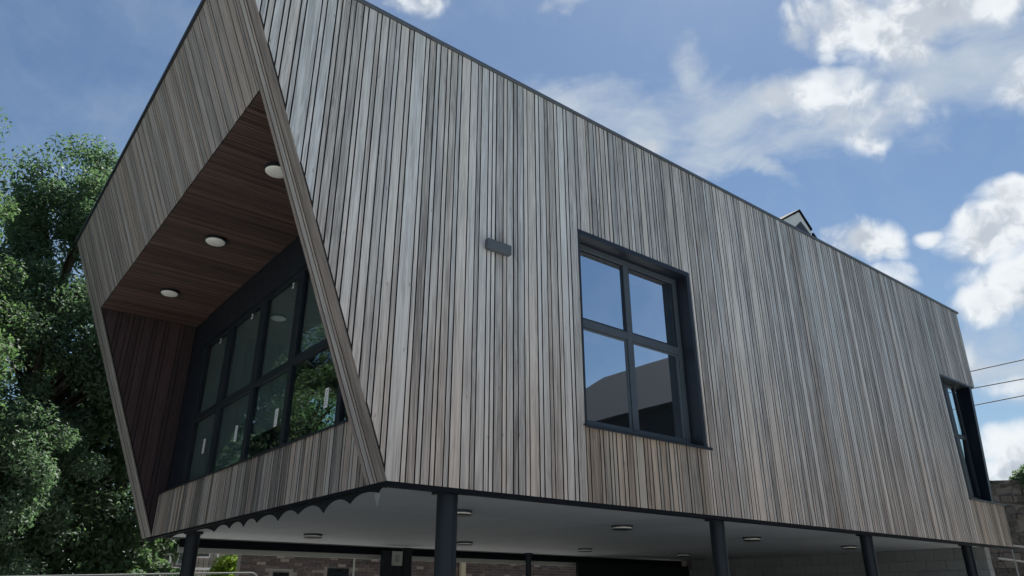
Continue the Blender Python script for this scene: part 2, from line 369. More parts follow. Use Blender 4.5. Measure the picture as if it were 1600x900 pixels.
def board(name, poly, thick, mat, parent, O, A, L, N, proud=0.):
    """poly (u along A, w along L); front face at distance proud along N; local Z = grain direction L"""
    u0 = min(p[0] for p in poly); w0 = min(p[1] for p in poly)
    O = Vector(O); A = Vector(A); L = Vector(L); N = Vector(N)
    org = O + A*u0 + L*w0
    n = len(poly); c = .0012
    cu = sum(p[0] for p in poly)/n; cw = sum(p[1] for p in poly)/n
    def ins(p):
        du = p[0]-cu; dw = p[1]-cw
        return (p[0]-math.copysign(min(c, abs(du)), du), p[1]-math.copysign(min(c, abs(dw)), dw))
    V = [(p[0]-u0, -thick, p[1]-w0) for p in poly] + [(p[0]-u0, proud-c, p[1]-w0) for p in poly] + [(ins(p)[0]-u0, proud, ins(p)[1]-w0) for p in poly]
    F = [tuple(range(n))] + [tuple(range(2*n, 3*n))] + [(i, (i+1) % n, n+(i+1) % n, n+i) for i in range(n)] + [(n+i, n+(i+1) % n, 2*n+(i+1) % n, 2*n+i) for i in range(n)]
    me = bpy.data.meshes.new(name); me.from_pydata(V, [], F); me.update()
    bm = bmesh.new(); bm.from_mesh(me); bmesh.ops.recalc_face_normals(bm, faces=bm.faces); bm.to_mesh(me); bm.free()
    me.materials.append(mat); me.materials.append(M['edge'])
    for p_ in me.polygons:                       # shade of the gaps painted near-black on the board sides
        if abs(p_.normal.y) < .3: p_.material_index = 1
    o = bpy.data.objects.new(name, me); col.objects.link(o)
    mw = Matrix((A, N, L)).transposed().to_4x4(); mw.translation = org - wpos[parent.name]
    o.parent = parent; o.matrix_basis = mw
    return o
def widths(total, gap=.0155, sc_=1.):
    """the cladding's rhythm: narrow boards between medium and wide ones"""
    seq = []; u = 0; i = 0
    while u < total:
        if i % 2 == 0: w = random.choice((.046, .050, .054))
        else: w = random.choices((.088, .104, .160, .128), (4, 3, 3, 2))[0]
        if random.random() < .08: i += 1
        w *= sc_; seq.append((u, min(u+w, total))); u += w + gap; i += 1
    return [q for q in seq if q[1]-q[0] > .012]

# ------------------------------------------------------------------ dimensions
ZB, ZT, S = 2.65, 8.21, .407
LX, DY = 15.62, 9.10
SZ = 6.74                                   # timber soffit of the recess
SI, SO = .42, 8.66                          # inner faces of the end frame
def sx(z): return -S*(z-ZB)
Ls = math.sqrt(1+S*S)
WX0, WX1, WZ0, WZ1 = 2.69, 5.06, 3.56, 6.28  # big window
NX, NZ0, NZ1 = 13.84, 3.56, 6.27             # corner notch

ground = MB().add([(-900,-900,0),(900,-900,0),(900,900,0),(-900,900,0)], [(0,1,2,3)]).build('ground', M['ground'], origin=(0,0,0))
structure(ground)

B = thing('timber_clad_building', 'long timber-clad upper storey raised on dark columns, with a slanted open end', 'building', (0, 0, ZB))
# -- core walls (dark membrane behind the boards)
fw = MB()
k0 = .062
fw.prism([(sx(ZB+.01)+.03, ZB+.01), (WX0-.03, ZB+.01), (WX0-.03, ZT-.02), (sx(ZT-.02)+.03, ZT-.02)], 'y', k0, .40)
fw.box(WX0-.03, WX1+.03, k0, .40, ZB+.01, WZ0-.03).box(WX0-.03, WX1+.03, k0, .40, WZ1+.03, ZT-.02)
fw.box(WX1+.03, NX-.02, k0, .40, ZB+.01, ZT-.02)
fw.box(NX-.02, LX-.03, k0, .40, ZB+.01, NZ0-.03).box(NX-.02, LX-.03, k0, .40, NZ1+.03, ZT-.02)
front = fw.build('front_wall', M['membrane'], B)
rw = MB().box(.10, 2.35, 8.70, 9.05, ZB+.01, ZT-.02).box(3.75, LX, 8.70, 9.05, ZB+.01, ZT-.02).box(2.35, 3.75, 8.70, 9.05, ZB+.01, 3.5).box(2.35, 3.75, 8.70, 9.05, 5.87, ZT-.02)
rw.prism([(sx(ZB+.01)+.03, ZB+.01), (.10, ZB+.01), (.10, ZT-.02), (sx(ZT-.02)+.03, ZT-.02)], 'y', 8.70, 9.30)
rear = rw.build('rear_wall', M['membrane'], B)
rf = MB().box(.10, LX-.03, .40, 8.70, 7.85, ZT-.03)
rf.prism([(sx(SZ+.035)+.03, SZ+.035), (.10, SZ+.035), (.10, ZT-.03), (sx(ZT-.03)+.03, ZT-.03)], 'y', .40, 8.70)
rf.build('roof', M['membrane'], B)
MB().box(.03, LX-.03, .40, 8.70, ZB+.06, ZB+.30).build('floor_slab', M['membrane'], B)
MB().box(.03, .30, .40, 8.70, ZB+.301, 3.40).build('end_wall_base', M['membrane'], B)
it = MB().box(.30, 15.0, 8.60, 8.698, ZB+.30, 3.5).box(.30, 2.36, 8.60, 8.698, 3.5, 7.85).box(3.74, 15.0, 8.60, 8.698, 3.5, 7.85).box(2.36, 3.74, 8.60, 8.698, 5.86, 7.85)
it.box(9.0, 9.12, .402, 8.598, ZB+.30, 7.84).box(.12, 15., .402, 8.598, ZB+.302, ZB+.32)
it.box(.32, 8.99, .402, 8.598, 6.95, 7.0)
it.build('interior_lining', M['inner'], B)
# -- facade boards
def pieces(u0, u1, rects, lo, hi):
    """vertical strips minus rectangular openings"""
    segs = [(u0, u1, lo, hi)]
    for (a, b, c, d) in rects:
        out = []
        for (p, q, r, s_) in segs:
            if q <= a or p >= b: out.append((p, q, r, s_)); continue
            if p < a - .004: out.append((p, a, r, s_))
            if q > b + .004: out.append((b, q, r, s_))
            pm, qm = max(p, a), min(q, b)
            if qm-pm > .008:
                if r < c: out.append((pm, qm, r, c))
                if s_ > d: out.append((pm, qm, d, s_))
        segs = out
    return segs
rects = [(WX0, WX1, WZ0, WZ1), (NX, 99, NZ0, NZ1)]
lo, hi = ZB, ZT
for (a, b) in widths(LX+.30-sx(ZT)):
    u0, u1 = a+sx(ZT)+.0, b+sx(ZT)
    pr = random.uniform(-.002, .003)
    for (p, q, r, s_) in pieces(u0, u1, rects, lo, hi):
        poly = [(p, r), (q, r), (q, s_), (p, s_)]
        poly = clip(poly, -1, -S, -S*ZB-.004)            # the slanted near edge
        if poly: poly = clip(poly, 1, -.040, LX-.040*ZB)  # far corner
        if not poly or max(t[0] for t in poly)-min(t[0] for t in poly) < .006: continue
        low = s_ <= NZ0+.01
        board('cladding_board', poly, .055, M['brown'] if low else M['silver'], front, (0, 0, 0), (1, 0, 0), (0, 0, 1), (0, -1, 0), pr)
# -- slanted end frame: boards run parallel to the slanted edge
Ldir = Vector((-S, 0, 1)).normalized(); Nend = Vector((-1, 0, -S)).normalized()
Ltot = (ZT-ZB)*Ls; Lsof = (SZ-ZB)*Ls
endf = thing_part = MB().prism([(sx(ZB+.012)+.05, ZB+.012), (.10, ZB+.012), (.10, ZT-.02), (sx(ZT-.02)+.05, ZT-.02)], 'y', .4005, SI-.025)
endf.prism([(sx(ZB+.012)+.05, ZB+.012), (.10, ZB+.012), (.10, ZT-.02), (sx(ZT-.02)+.05, ZT-.02)], 'y', SO+.028, 8.6995)
endf = endf.build('end_frame', M['membrane'], B)
def endboard(y0, y1, l0, l1, name, mat):
    board(name, [(y0, l0), (y1, l0), (y1, l1), (y0, l1)], .022, mat, endf, (0, 0, ZB), (0, 1, 0), Ldir, Nend, random.uniform(-.002, .003))
for (a, b) in ((-.002, .175), (.191, .232), (.248, .330), (.346, .412)): endboard(a, b, 0, Ltot, 'frame_board', M['fascia'])
for (a, b) in ((8.665, 8.71), (8.725, 8.83), (8.845, 8.90), (8.915, 9.08), (9.095, 9.15), (9.165, 9.34)): endboard(a, b, 0, Ltot, 'frame_board', M['fascia'])
for (a, b) in widths(SO-SI, .010): endboard(SI+a+.002, SI+b, Lsof+.003, Ltot, 'fascia_board', M['fascia'])
# inner faces of the frame
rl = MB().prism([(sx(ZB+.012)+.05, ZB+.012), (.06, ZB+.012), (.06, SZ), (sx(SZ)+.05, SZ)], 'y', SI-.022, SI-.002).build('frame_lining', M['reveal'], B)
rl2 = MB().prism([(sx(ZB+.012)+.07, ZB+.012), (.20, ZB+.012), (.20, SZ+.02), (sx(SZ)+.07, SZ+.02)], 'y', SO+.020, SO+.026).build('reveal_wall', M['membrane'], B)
for (a, b) in widths(2.0, .014, 1.25):
    u1, u0 = .18-a, .18-b
    poly = clip([(u0, ZB), (u1, ZB), (u1, SZ), (u0, SZ)], -1, -S, -S*ZB-.03)
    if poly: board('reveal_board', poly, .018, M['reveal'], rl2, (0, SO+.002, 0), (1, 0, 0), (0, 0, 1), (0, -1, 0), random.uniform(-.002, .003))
sofp = MB().box(sx(SZ)+.08, .10, SI, SO, SZ+.026, SZ+.033).build('recess_soffit', M['membrane'], B)
for (a, b) in widths(SO-SI-.01, .008, .82):
    xe = -sx(SZ)-.012
    # grain along X: local frame A = Y, L = X, N = -Z
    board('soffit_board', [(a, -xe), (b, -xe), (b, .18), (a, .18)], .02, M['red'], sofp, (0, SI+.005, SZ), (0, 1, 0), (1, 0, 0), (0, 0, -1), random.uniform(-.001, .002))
# lower end panel
lp = MB().box(.022, .0295, SI+.01, SO-.01, ZB+.011, 3.39).build('low_end_panel', M['membrane'], B)
for (a, b) in widths(SO-SI-.01):
    board('panel_board', [(a, 0), (b, 0), (b, 3.40-ZB), (a, 3.40-ZB)], .018, M['panel'], lp, (0, SI+.005, ZB), (0, 1, 0), (0, 0, 1), (-1, 0, 0), random.uniform(-.002, .003))
# -- roof capping
cx = sx(ZT)-.035
while cx < LX+.30:
    e = min(cx+2.5, LX+.30); MB().box(cx, e-.006, -.030, .40, ZT+.001, ZT+.048+random.uniform(-.002,.002), .003).build('roof_capping', M['capping'], B); cx = e
MB().box(sx(ZT)-.035, sx(ZT)+.35, .402, 9.38, ZT+.001, ZT+.06).build('roof_capping', M['navy'], B)
MB().box(sx(ZT)+.352, LX+.1, .402, 9.1, ZT-.02, ZT+.02).build('roof_covering', M['slate'], B)
# -- bottom trims
MB().box(.005, LX-.02, .012, .12, ZB-.045, ZB+.008).build('base_trim', M['darktrim'], B)
MB().box(.005, .09, .122, 9.05, ZB-.035, ZB+.008).build('base_trim', M['darktrim'], B)
# torn black membrane that hangs in scallops under the end panel
cusps = [(9.0,.05),(7.6,.05),(6.5,.06),(5.25,.10),(4.6,.095),(4.02,.115),(3.53,.095),(2.80,.125),(2.2,.10),(1.5,.14),(.86,.10),(.25,.05),(.10,.02)]
top = []; 
for i in range(len(cusps)-1):
    (y0, d0), (y1, d1) = cusps[i], cusps[i+1]
    for k in range(12):
        t = k/12; base = d0+(d1-d0)*t
        top.append((y0+(y1-y0)*t, ZB-.035-base*(abs(2*t-1)**2.3*.76+.24)))
top.append((cusps[-1][0], ZB-.035-cusps[-1][1]))
mb = MB(); n = len(top)
V = [(x, y, z) for x in (.060, .064) for (y, z) in top] + [(x, y, ZB-.0348) for x in (.060, .064) for (y, z) in top]
F = []
for i in range(n-1):
    F += [(i, i+1, 2*n+i+1, 2*n+i), (n+i, 3*n+i, 3*n+i+1, n+i+1), (i, n+i, n+i+1, i+1)]
mb.add(V, F).build('scalloped_membrane', M['membrane2'], B)
MB().prism([(.255,-.03),(.32,-.03),(.345,-.10),(.32,-.15),(.30,-.145),(.285,-.215),(.262,-.15),(.235,-.12)], 'x', .066, .070).build('torn_strip', M['rag'], B, None)
o = bpy.data.objects['torn_strip']; o.location.z += ZB
# -- undercroft soffit panels (painted boards)
us = MB().box(.10, LX-.04, .125, 9.02, ZB+.035, ZB+.058).build('undercroft_soffit', M['membrane'], B)
for i in range(13):
    for j in range(4):
        x0 = .10+i*1.192; y0 = .128+j*2.222
        MB().box(x0+.006, x0+1.186, y0+.006, y0+2.216, ZB+.016, ZB+.0345+random.uniform(-.001,0)).build('soffit_panel', M['soffitw'], us)
MB().box(.60, 15.4, 8.96, 9.02, ZB-.14, ZB+.014).build('rear_beam', M['darktrim'], B)
MB().box(.60, 13.4, 9.022, 9.08, ZB-.235, ZB-.10).build('rear_flashing', M['trimpale'], B)
# ------------------------------------------------------------------ windows
def frame_rect(mb, ax, u0, u1, w0, w1, t, d0, d1, c=.004):
    """rectangular ring of four bars; ax 'y': u=x, plane normal y ; ax 'x': u=y, plane normal x"""
    def bx(a, b, e, f):
        if ax == 'y': mb.box(a, b, d0, d1, e, f, c)
        else: mb.box(d0, d1, a, b, e, f, c)
    bx(u0, u0+t, w0, w1); bx(u1-t, u1, w0, w1); bx(u0+t+.0005, u1-t-.0005, w1-t, w1); bx(u0+t+.0005, u1-t-.0005, w0, w0+t)
# big window: dark metal liner set in the opening, frame 15 cm back
win = MB()
win.box(WX0, WX0+.03, -.012, .40, WZ0, WZ1).box(WX1-.07, WX1, -.012, .40, WZ0, WZ1)
win.box(WX0+.0305, WX1-.0705, -.012, .40, WZ1-.07, WZ1)
winp = win.build('window', M['navy'], B)
FX0, FX1, FZ0, FZ1 = WX0+.03, WX1-.07, WZ0+.03, WZ1-.07
YF = .20
fb_ = MB(); frame_rect(fb_, 'y', FX0, FX1, FZ0, FZ1, .085, YF, YF+.07)
XM, ZM = 3.845, 5.02
fb_.box(XM-.055, XM+.055, YF-.006, YF+.064, FZ0+.0855, FZ1-.0855, .004)
fb_.box(FX0+.0855, XM-.0555, YF-.003, YF+.066, ZM-.055, ZM+.055, .004).box(XM+.0555, FX1-.0855, YF-.003, YF+.066, ZM-.055, ZM+.055, .004)
fb_.build('window_frame', M['grey_alu'], winp)
for (a, b) in ((FX0+.086, XM-.056), (XM+.056, FX1-.086)):
    for (c, d) in ((FZ0+.086, ZM-.056), (ZM+.056, FZ1-.086)):
        sb = MB(); frame_rect(sb, 'y', a, b, c, d, .028, YF+.018, YF+.055, .003); sb.build('sash', M['navy'] if c > 4.5 else M['grey_alu'], winp)
        MB().box(a+.027, b-.027, YF+.034, YF+.040, c+.027, d-.027).build('pane', M['glass'], winp)
MB().prism([(-.06, WZ0-.035), (-.052, WZ0-.035), (-.052, WZ0-.004), (.21, WZ0+.026), (.21, WZ0+.034), (-.06, WZ0+.004)], 'x', WX0-.03, WX1+.06).build('sill', M['navy'], winp)
# corner window
cw = MB().box(NX, NX+.03, -.010, .34, NZ0, NZ1).box(NX+.0305, 15.55, -.008, .34, NZ1-.05, NZ1).build('window', M['navy'], B)
cf = MB(); frame_rect(cf, 'y', NX+.03, 15.0, NZ0+.03, NZ1-.05, .06, .16, .23)
cf.box(14.36, 14.56, .155, .225, NZ0+.0905, NZ1-.1105, .004).box(NX+.091, 14.3595, .157, .227, 4.95, 5.03, .004).box(14.5605, 14.939, .157, .227, 4.95, 5.03, .004)
cf.build('window_frame', M['navy'], cw)
for (a, b) in ((NX+.09, 14.42), (14.50, 14.94)):
    for (c, d) in ((NZ0+.09, 4.95), (5.03, NZ1-.11)): MB().box(a, b, .19, .196, c, d).build('pane', M['glass2'], cw)
MB().prism([(-.05, NZ0-.035), (.40, NZ0-.02), (.40, NZ0+.01), (-.05, NZ0-.004)], 'x', NX-.02, 15.72).build('sill', M['navy'], cw)
MB().add([(15.02,-.004,NZ0),(15.13,-.004,NZ0),(15.13,.42,NZ0),(15.02,.42,NZ0),(15.42,-.004,NZ1-.05),(15.54,-.004,NZ1-.05),(15.54,.30,NZ1-.05),(15.42,.30,NZ1-.05)],
         [(0,1,2,3),(4,5,6,7),(0,1,5,4),(1,2,6,5),(2,3,7,6),(3,0,4,7)]).build('corner_post', M['column'], cw)
# far end: glazed wall set back under the roof
eg = MB(); frame_rect(eg, 'x', .42, 8.68, 3.0, 7.84, .08, 14.96, 15.05)
for y in (2.0, 4.0, 6.0): eg.box(14.965, 15.045, y-.04, y+.04, 3.081, 7.759)
for y in (.74, 1.12, 1.5): eg.box(14.967, 15.043, y-.07, y+.07, 3.081, 7.758)
for z in (4.3, 5.2, 6.0): eg.box(14.970, 15.040, .501, 8.6, z-.07, z+.07)
eg = eg.build('far_glazing', M['navy'], B)
for (a, b) in ((.5,1.96),(2.04,3.96),(4.04,5.96),(6.04,8.6)): MB().box(15.0, 15.006, a, b, 3.08, 7.76).build('pane', M['glass2'], eg)
# near end glazing
XG = .12
gz = MB().box(XG, .34, 7.78, SO+.018, 3.402, SZ+.024).box(XG-.03, .30, SI, 7.7795, 6.12, SZ+.024)
gz.box(XG, .28, SI, .56, 3.402, 6.119)
gz = gz.build('end_window', M['navy'], B)
gf = MB(); frame_rect(gf, 'x', .56, 7.78, 3.402, 6.119, .055, XG+.02, XG+.10)
ym = [1.55, 3.24, 4.73, 6.35]
gf.box(XG+.016, XG+.096, .6155, 7.7245, 4.60, 4.72, .004)
for y in ym:
    gf.box(XG+.012, XG+.092, y-.055, y+.055, 3.4575, 4.5995, .004); gf.box(XG+.010, XG+.090, y-.11, y+.11, 4.7205, 6.063, .004)
gf.build('window_frame', M['navy'], gz)
ys = [.60] + ym + [7.74]
for i in range(5):
    MB().box(XG+.05, XG+.056, ys[i]+.054, ys[i+1]-.054, 3.456, 4.601).build('pane', M['glass2'], gz)
    MB().box(XG+.05, XG+.056, ys[i]+.108, ys[i+1]-.108, 4.719, 6.065).build('pane', M['glass2'], gz)
MB().prism([(-.035, 3.385), (-.028, 3.385), (-.028, 3.404), (.14, 3.42), (.14, 3.43), (-.035, 3.412)], 'y', SI+.002, SO-.002).build('sill', M['navy'], gz)
def sticker(y, z, h=.25, w=.10):
    s_ = MB().box(XG+.0465, XG+.0492, y-w/2, y+w/2, z-h/2, z+h/2).build('label_sticker', M['paper'], gz)
    mb = MB()
    for k in range(9):
        zz = z-h/2+.03+k*(h-.06)/8; wd = random.uniform(.4, .8)*w/2
        mb.box(XG+.0455, XG+.0462, y-wd, y+wd, zz-.004, zz+.004)
    mb.build('print', M['ink'], gz)
for y, z in ((6.92, 4.05), (5.28, 4.00), (3.62, 3.95), (1.98, 3.90)): sticker(y, z)
for y, z in ((3.62, 5.98), (5.35, 6.0), (6.97, 6.0)): sticker(y, z, .09, .05)
# blinds added behind the panes to give them a lit grey veil
for i in range(5):
    if i: MB().box(XG+.105, XG+.110, ys[i]+.06, ys[i+1]-.06, 4.70, 6.10).build('added_blind', M['blind'], gz)
for i, zz in ((2, 3.85), (3, 3.47), (4, 3.47)): MB().box(XG+.105, XG+.110, ys[i]+.06, ys[i+1]-.06, zz, 4.61).build('added_blind', M['blind'], gz)
# rear window
rwf = MB(); frame_rect(rwf, 'y', 2.37, 3.73, 3.52, 5.85, .05, 8.80, 8.88); rwf = rwf.build('rear_window', M['navy'], B)
MB().box(2.42, 3.68, 8.83, 8.836, 3.57, 5.80).build('pane', M['glass2'], rwf)

# ------------------------------------------------------------------ lamps
wl = thing('wall_lamp', 'small grey box wall light on the cladding left of the big window', 'wall light', (1.33, -.04, 5.46))
MB().box(1.105, 1.465, -.100, -.030, 5.470, 5.600, .005).build('housing', M['lampgrey'], wl)
MB().box(1.18, 1.40, -.030, -.0035, 5.49, 5.58).build('wall_bracket', M['membrane'], wl)
MB().box(1.13, 1.44, -.090, -.040, 5.464, 5.4695).build('lens', M['lampgrey'], wl)
def round_light(x, y, z, label, group, rad=.165, depth=.055, hood=False):
    t = thing('ceiling_light', label, 'ceiling light', (x, y, z), group)
    MB().lathe([(rad*.93, 0), (rad, -.006), (rad, -depth*.75), (rad*.95, -depth*.8), (rad*.90, -depth*.8)], (x, y, z)).build('body', M['navy'], t, (x, y, z))
    MB().lathe([(rad*.88, -depth*.6), (rad*.88, -depth*.85), (rad*.8, -depth*1.1), (rad*.5, -depth*1.3), (.01, -depth*1.36)], (x, y, z)).build('diffuser', M['diffuser'], t, (x, y, z))
    return t
round_light(-.90, 1.83, SZ-.002, 'white round soffit light half hidden by the slanted edge, highest of three', 'round lights in the timber soffit')
round_light(-.87, 4.36, SZ-.002, 'white round soffit light in the middle of the dark timber soffit', 'round lights in the timber soffit')
round_light(-.85, 6.98, SZ-.002, 'white round soffit light nearest the far left corner of the timber soffit', 'round lights in the timber soffit')
def ul(x, y, label, first=[None]):
    z = ZB+.0155
    if first[0] is None:
        t = thing('bulkhead_light', label, 'ceiling light', (x, y, z), 'bulkhead lights under the raised storey')
        MB().lathe([(.165, 0), (.165, -.030), (.15, -.031), (.15, -.0315)], (x, y, z), 24).build('base', M['navy'], t, (x, y, z))
        MB().lathe([(.148, -.032), (.148, -.050), (.147, -.0505)], (x, y, z), 24).build('diffuser', M['diffuser'], t, (x, y, z))
        MB().lathe([(.150, -.051), (.158, -.052), (.158, -.066), (.135, -.070)], (x, y, z), 24).build('cover_ring', M['navy'], t, (x, y, z))
        first[0] = t
    else:
        t = copy_tree(first[0], None, Vector((x, y, z))-Vector(first[0].location)); t['label'] = label
    return t
ul(2.17, 6.5, 'bulkhead light between the left rear column and the thick front column')
ul(2.10, 1.80, 'bulkhead light peeping out just right of the thick front column, upper one')
ul(5.40, 6.40, 'bulkhead light just right of the thick front column, lower and farther one')
ul(5.29, 1.93, 'largest bulkhead light, left of the second front column')
ul(8.79, 6.43, 'small bulkhead light deep under the storey above the dark partition')
ul(8.92, 2.06, 'bulkhead light just right of the second front column')
ul(12.16, 6.33, 'faint bulkhead light left of the second front column beside the partition end')
ul(12.60, 2.15, 'bulkhead light just left of the third front column')
# ------------------------------------------------------------------ columns
def column(x, y, label, rad=.105):
    t = thing('steel_column', label, 'column', (x, y, 0), 'dark steel columns under the building')
    MB().tube([(x, y, .015), (x, y, ZB-.03)], rad, 28).build('shaft', M['column'], t, (x, y, 0))
    MB().box(x-rad-.01, x+rad+.01, y-rad-.01, y+rad+.01, ZB-.0295, ZB+.012).build('head_plate', M['column'], t)
    MB().box(x-.18, x+.18, y-.18, y+.18, .002, .0148).build('base_plate', M['column'], t)
column(.90, .29, 'thick dark steel column under the near corner, nearest of all', .112)
column(5.50, .29, 'dark steel column under the facade below the right side of the big window')
column(9.72, .29, 'dark steel column under the facade, third from the near corner')
column(13.90, .29, 'dark steel column under the facade beside the block wall, farthest right')
column(.35, 7.30, 'dark steel column at the far left under the open end', .115)
column(8.85, 8.55, 'thin dark steel column at the rear left of the dark partition', .07)
# dark gate posts with a notice
gp = thing('dark_steel_door', 'dark steel door post pair with a pale notice under the rear beam', 'door', (4.96, 8.35, 0))
MB().box(4.61, 4.80, 8.30, 8.42, 0, 2.56, .004).build('post', M['column'], gp)
MB().box(5.12, 5.32, 8.30, 8.42, 0, 2.64, .004).build('post', M['column'], gp)
MB().box(4.801, 5.119, 8.33, 8.39, 0, 2.50).build('door_leaf', M['column'], gp)
ns = thing('door_notice', 'pale grey notice with dark upright ovals on the dark steel door', 'sign', (4.97, 8.32, 2.26))
MB().box(4.83, 5.09, 8.318, 8.329, 2.265, 2.555).build('plate', M['trimpale'], ns)
for xx in (4.925, 4.985):
    mb = MB(); P = [(xx+.020*math.cos(t*math.pi/6), 8.3165, 2.41+.075*math.sin(t*math.pi/6)) for t in range(13)]
    mb.tube(P, .005, 6).build('printed_oval', M['ink'], ns)
# dark partition and block wall of the undercroft
pt = thing('dark_partition', 'black panelled partition at the back of the undercroft', 'wall', (12.8, 8.7, 0))
for i in range(4): MB().box(10.70+i*1.145, 10.70+i*1.145+1.137, 8.70, 8.80, .01, ZB-.145, .004).build('panel', M['membrane2'], pt)
bw = thing('block_wall', 'pale concrete block wall closing the right end of the undercroft', 'wall', (15.35, 4.7, 0))
MB().box(15.27, 15.49, .47, 9.03, 0, ZB+.012).build('mortar_core', M['mortar'], bw)
mats = M['concrete']; blk = None; cnt = 0
for r in range(11, -1, -1):
    z0 = .005 + r*.2195
    for k in range(19):
        y0 = .46 + k*.4395 - (.22 if r % 2 else 0); y1 = y0+.430
        y0 = max(y0, .455); y1 = min(y1, 8.67)
        if y1-y0 < .08: continue
        MB().box(15.262, 15.50, y0, y1, z0, z0+(.2105 if r < 11 else .2450), .003).build('concrete_block', mats, bw)
# ------------------------------------------------------------------ brick wall behind
def masonry(name, label, cat, O, A, N, length, z0, z1, bw_, bh, gap, mat, core_d, limit=290, vis=None, rough=.006, pname='brick', jitter=0., openings=()):
    t = thing(name, label, cat, O)
    O = Vector(O); A = Vector(A).normalized(); N = Vector(N).normalized()
    def P(u, d, z): return O + A*u + N*d + Vector((0, 0, z))
    def hexa(mb, u0, u1, d0, d1, a, b):
        V = [P(u, d, z) for z in (a, b) for d in (d0, d1) for u in (u0, u1)]
        mb.add(V, [(0,2,3,1), (4,5,7,6), (0,1,5,4), (2,6,7,3), (0,4,6,2), (1,3,7,5)])
    mb = MB()
    hexa(mb, .01, length-.01, -core_d, -.012, z0, z1-.01); mb.build('mortar_core', M['limemortar'] if pname == 'brick' else M['mortar'], t)
    big = []; z = z0; r = 0
    while z < z1-.02:
        h = bh*(1+random.uniform(-jitter, jitter)); h = min(h, z1-z); u = -bw_*.5 if r % 2 else 0.
        if jitter: u = -random.uniform(0, bw_)
        while u < length:
            w = bw_*(1+random.uniform(-jitter, jitter)*1.6)
            a, b = max(u, 0), min(u+w, length); u += w+gap
            if b-a < .03: continue
            if any(b > o0 and a < o1 and z+h > o2 and z < o3 for (o0, o1, o2, o3) in openings): continue
            big.append((a, b, z, z+h))
        z += h+gap; r += 1
    def score(q):
        if vis is None: return -q[2]
        return -(vis[0] < q[0] < vis[1] and q[2] > vis[2])*10 - q[2]
    big.sort(key=score)
    rest = MB()
    for i, (a, b, c, d) in enumerate(big):
        pr = random.uniform(-.4, 1)*rough
        if i < limit:
            m1 = MB(); hexa(m1, a, b, -.09, pr, c, d)
            if jitter:
                cen = sum(m1.V, Vector())/8
                for v in m1.V:
                    k = Vector([random.uniform(-1, 1) for _ in range(3)]); v += Vector((k.x*A.x*.02, k.x*A.y*.02, k.z*.015)) + N*k.y*.02*(1 if (v-cen).dot(N) > 0 else 0)
            m1.build(pname, mat, t)
        else: hexa(rest, a, b, -.09, pr, c, d)
    if rest.V:
        o = rest.build(pname, mat, t); o['kind'] = 'stuff'
    return t
wb = masonry('brick_wall', 'old dark red brick wall behind the undercroft, seen below the rear beam', 'wall', (2.60, 11.2, 0), (1, 0, 0), (0, -1, 0), 12.6, 0, 3.15, .215, .065, .010, M['brick'], .35,
             limit=290, vis=(0, 7.0, 1.85), openings=((.75, 1.15, 1.0, 2.18), (2.1, 2.68, 1.0, 2.30)), rough=.012)
for (a, b, c) in ((3.36, 3.74, 2.17), (4.71, 5.27, 2.29)):
    MB().box(a, b, 11.19, 11.22, 1.02, c).build('window_recess', M['membrane'], wb)
    MB().box(a+.03, b-.03, 11.175, 11.189, 1.05, c-.03).build('pane', M['glass2'], wb)
dp = MB().tube([(5.36, 11.12, 0), (5.36, 11.12, 3.1)], .028, 10).build('downpipe', M['trimpale']); tag(dp, 'thin pale downpipe on the dark brick wall right of its small window', 'pipe')
cp = MB().box(8.55, 8.70, 11.05, 11.15, 0, 2.9, .004).build('door_jamb', M['cream']); tag(cp, 'cream painted upright post against the brick wall right of the thick column', 'post')
# coping verge at left corner of brick wall
# ------------------------------------------------------------------ site fence (round-cornered tube frame)
hf = thing('site_fence', 'galvanised tube fence panel with round corner standing left of the brick wall', 'fence', (.9, 9.85, 0))
def fp(u, z): return (-2.4 + u*4.95, 9.75+u*.2, z)
P = [fp(1, .15)] + [fp(1, 1.95)] + [fp(1-.03*math.sin(a)-.0*a, 1.95+.16*math.sin(a)) if 0 else fp(1-.032*(1-math.cos(a)), 1.95+.16*math.sin(a)) for a in (.4, .8, 1.2, 1.57)]
P += [fp(.6, 2.05), fp(0, 1.94)]
MB().tube(P, .017, 10).build('frame', M['galv'], hf)
MB().tube([fp(1, .2), fp(0, .2)], .019, 8).build('rail', M['galv'], hf)
MB().tube([fp(.0, .1), fp(0, 1.94)], .019, 8).build('post', M['galv'], hf)
mb = MB()
for k in range(44):
    u = .02+.955*k/44; mb.tube([fp(u, .2), fp(u, 1.93+.1*u)], .0022, 4, False)
for k in range(9): mb.tube([fp(0, .35+k*.19), fp(.995, .35+k*.19)], .0022, 4, False)
o = mb.build('mesh_infill', M['galv'], hf); o['kind'] = 'stuff'
# ------------------------------------------------------------------ timber house behind, far left
tb = thing('timber_outbuilding', 'weathered timber clad outbuilding glimpsed through the gap left of the brick wall', 'building', (5.6, 22.2, 0))
MB().box(3.4, 6.9, 22.2, 26, 0, 4.4).build('wall_core', M['membrane'], tb)
u = 3.4
while u < 5.75:
    w = random.uniform(.12, .17); board('cladding_board', [(u, 0), (u+w, 0), (u+w, 4.4), (u, 4.4)], .02, M['silver'], tb, (0, 22.16, 0), (1, 0, 0), (0, 0, 1), (0, -1, 0)); u += w+.015
for (a, b, c, d) in ((4.15,4.45,2.75,3.3), (4.75,5.15,3.0,3.7), (4.1,4.5,2.1,2.5)):
    w_ = MB().box(a-.05, b+.05, 22.08, 22.135, c-.05, d+.05).build('window', M['white'], tb); MB().box(a, b, 22.06, 22.079, c, d).build('pane', M['glass'], w_)
MB().box(3.5, 5.5, 21.9, 22.02, 2.55, 2.62).build('rail', M['white'], tb)
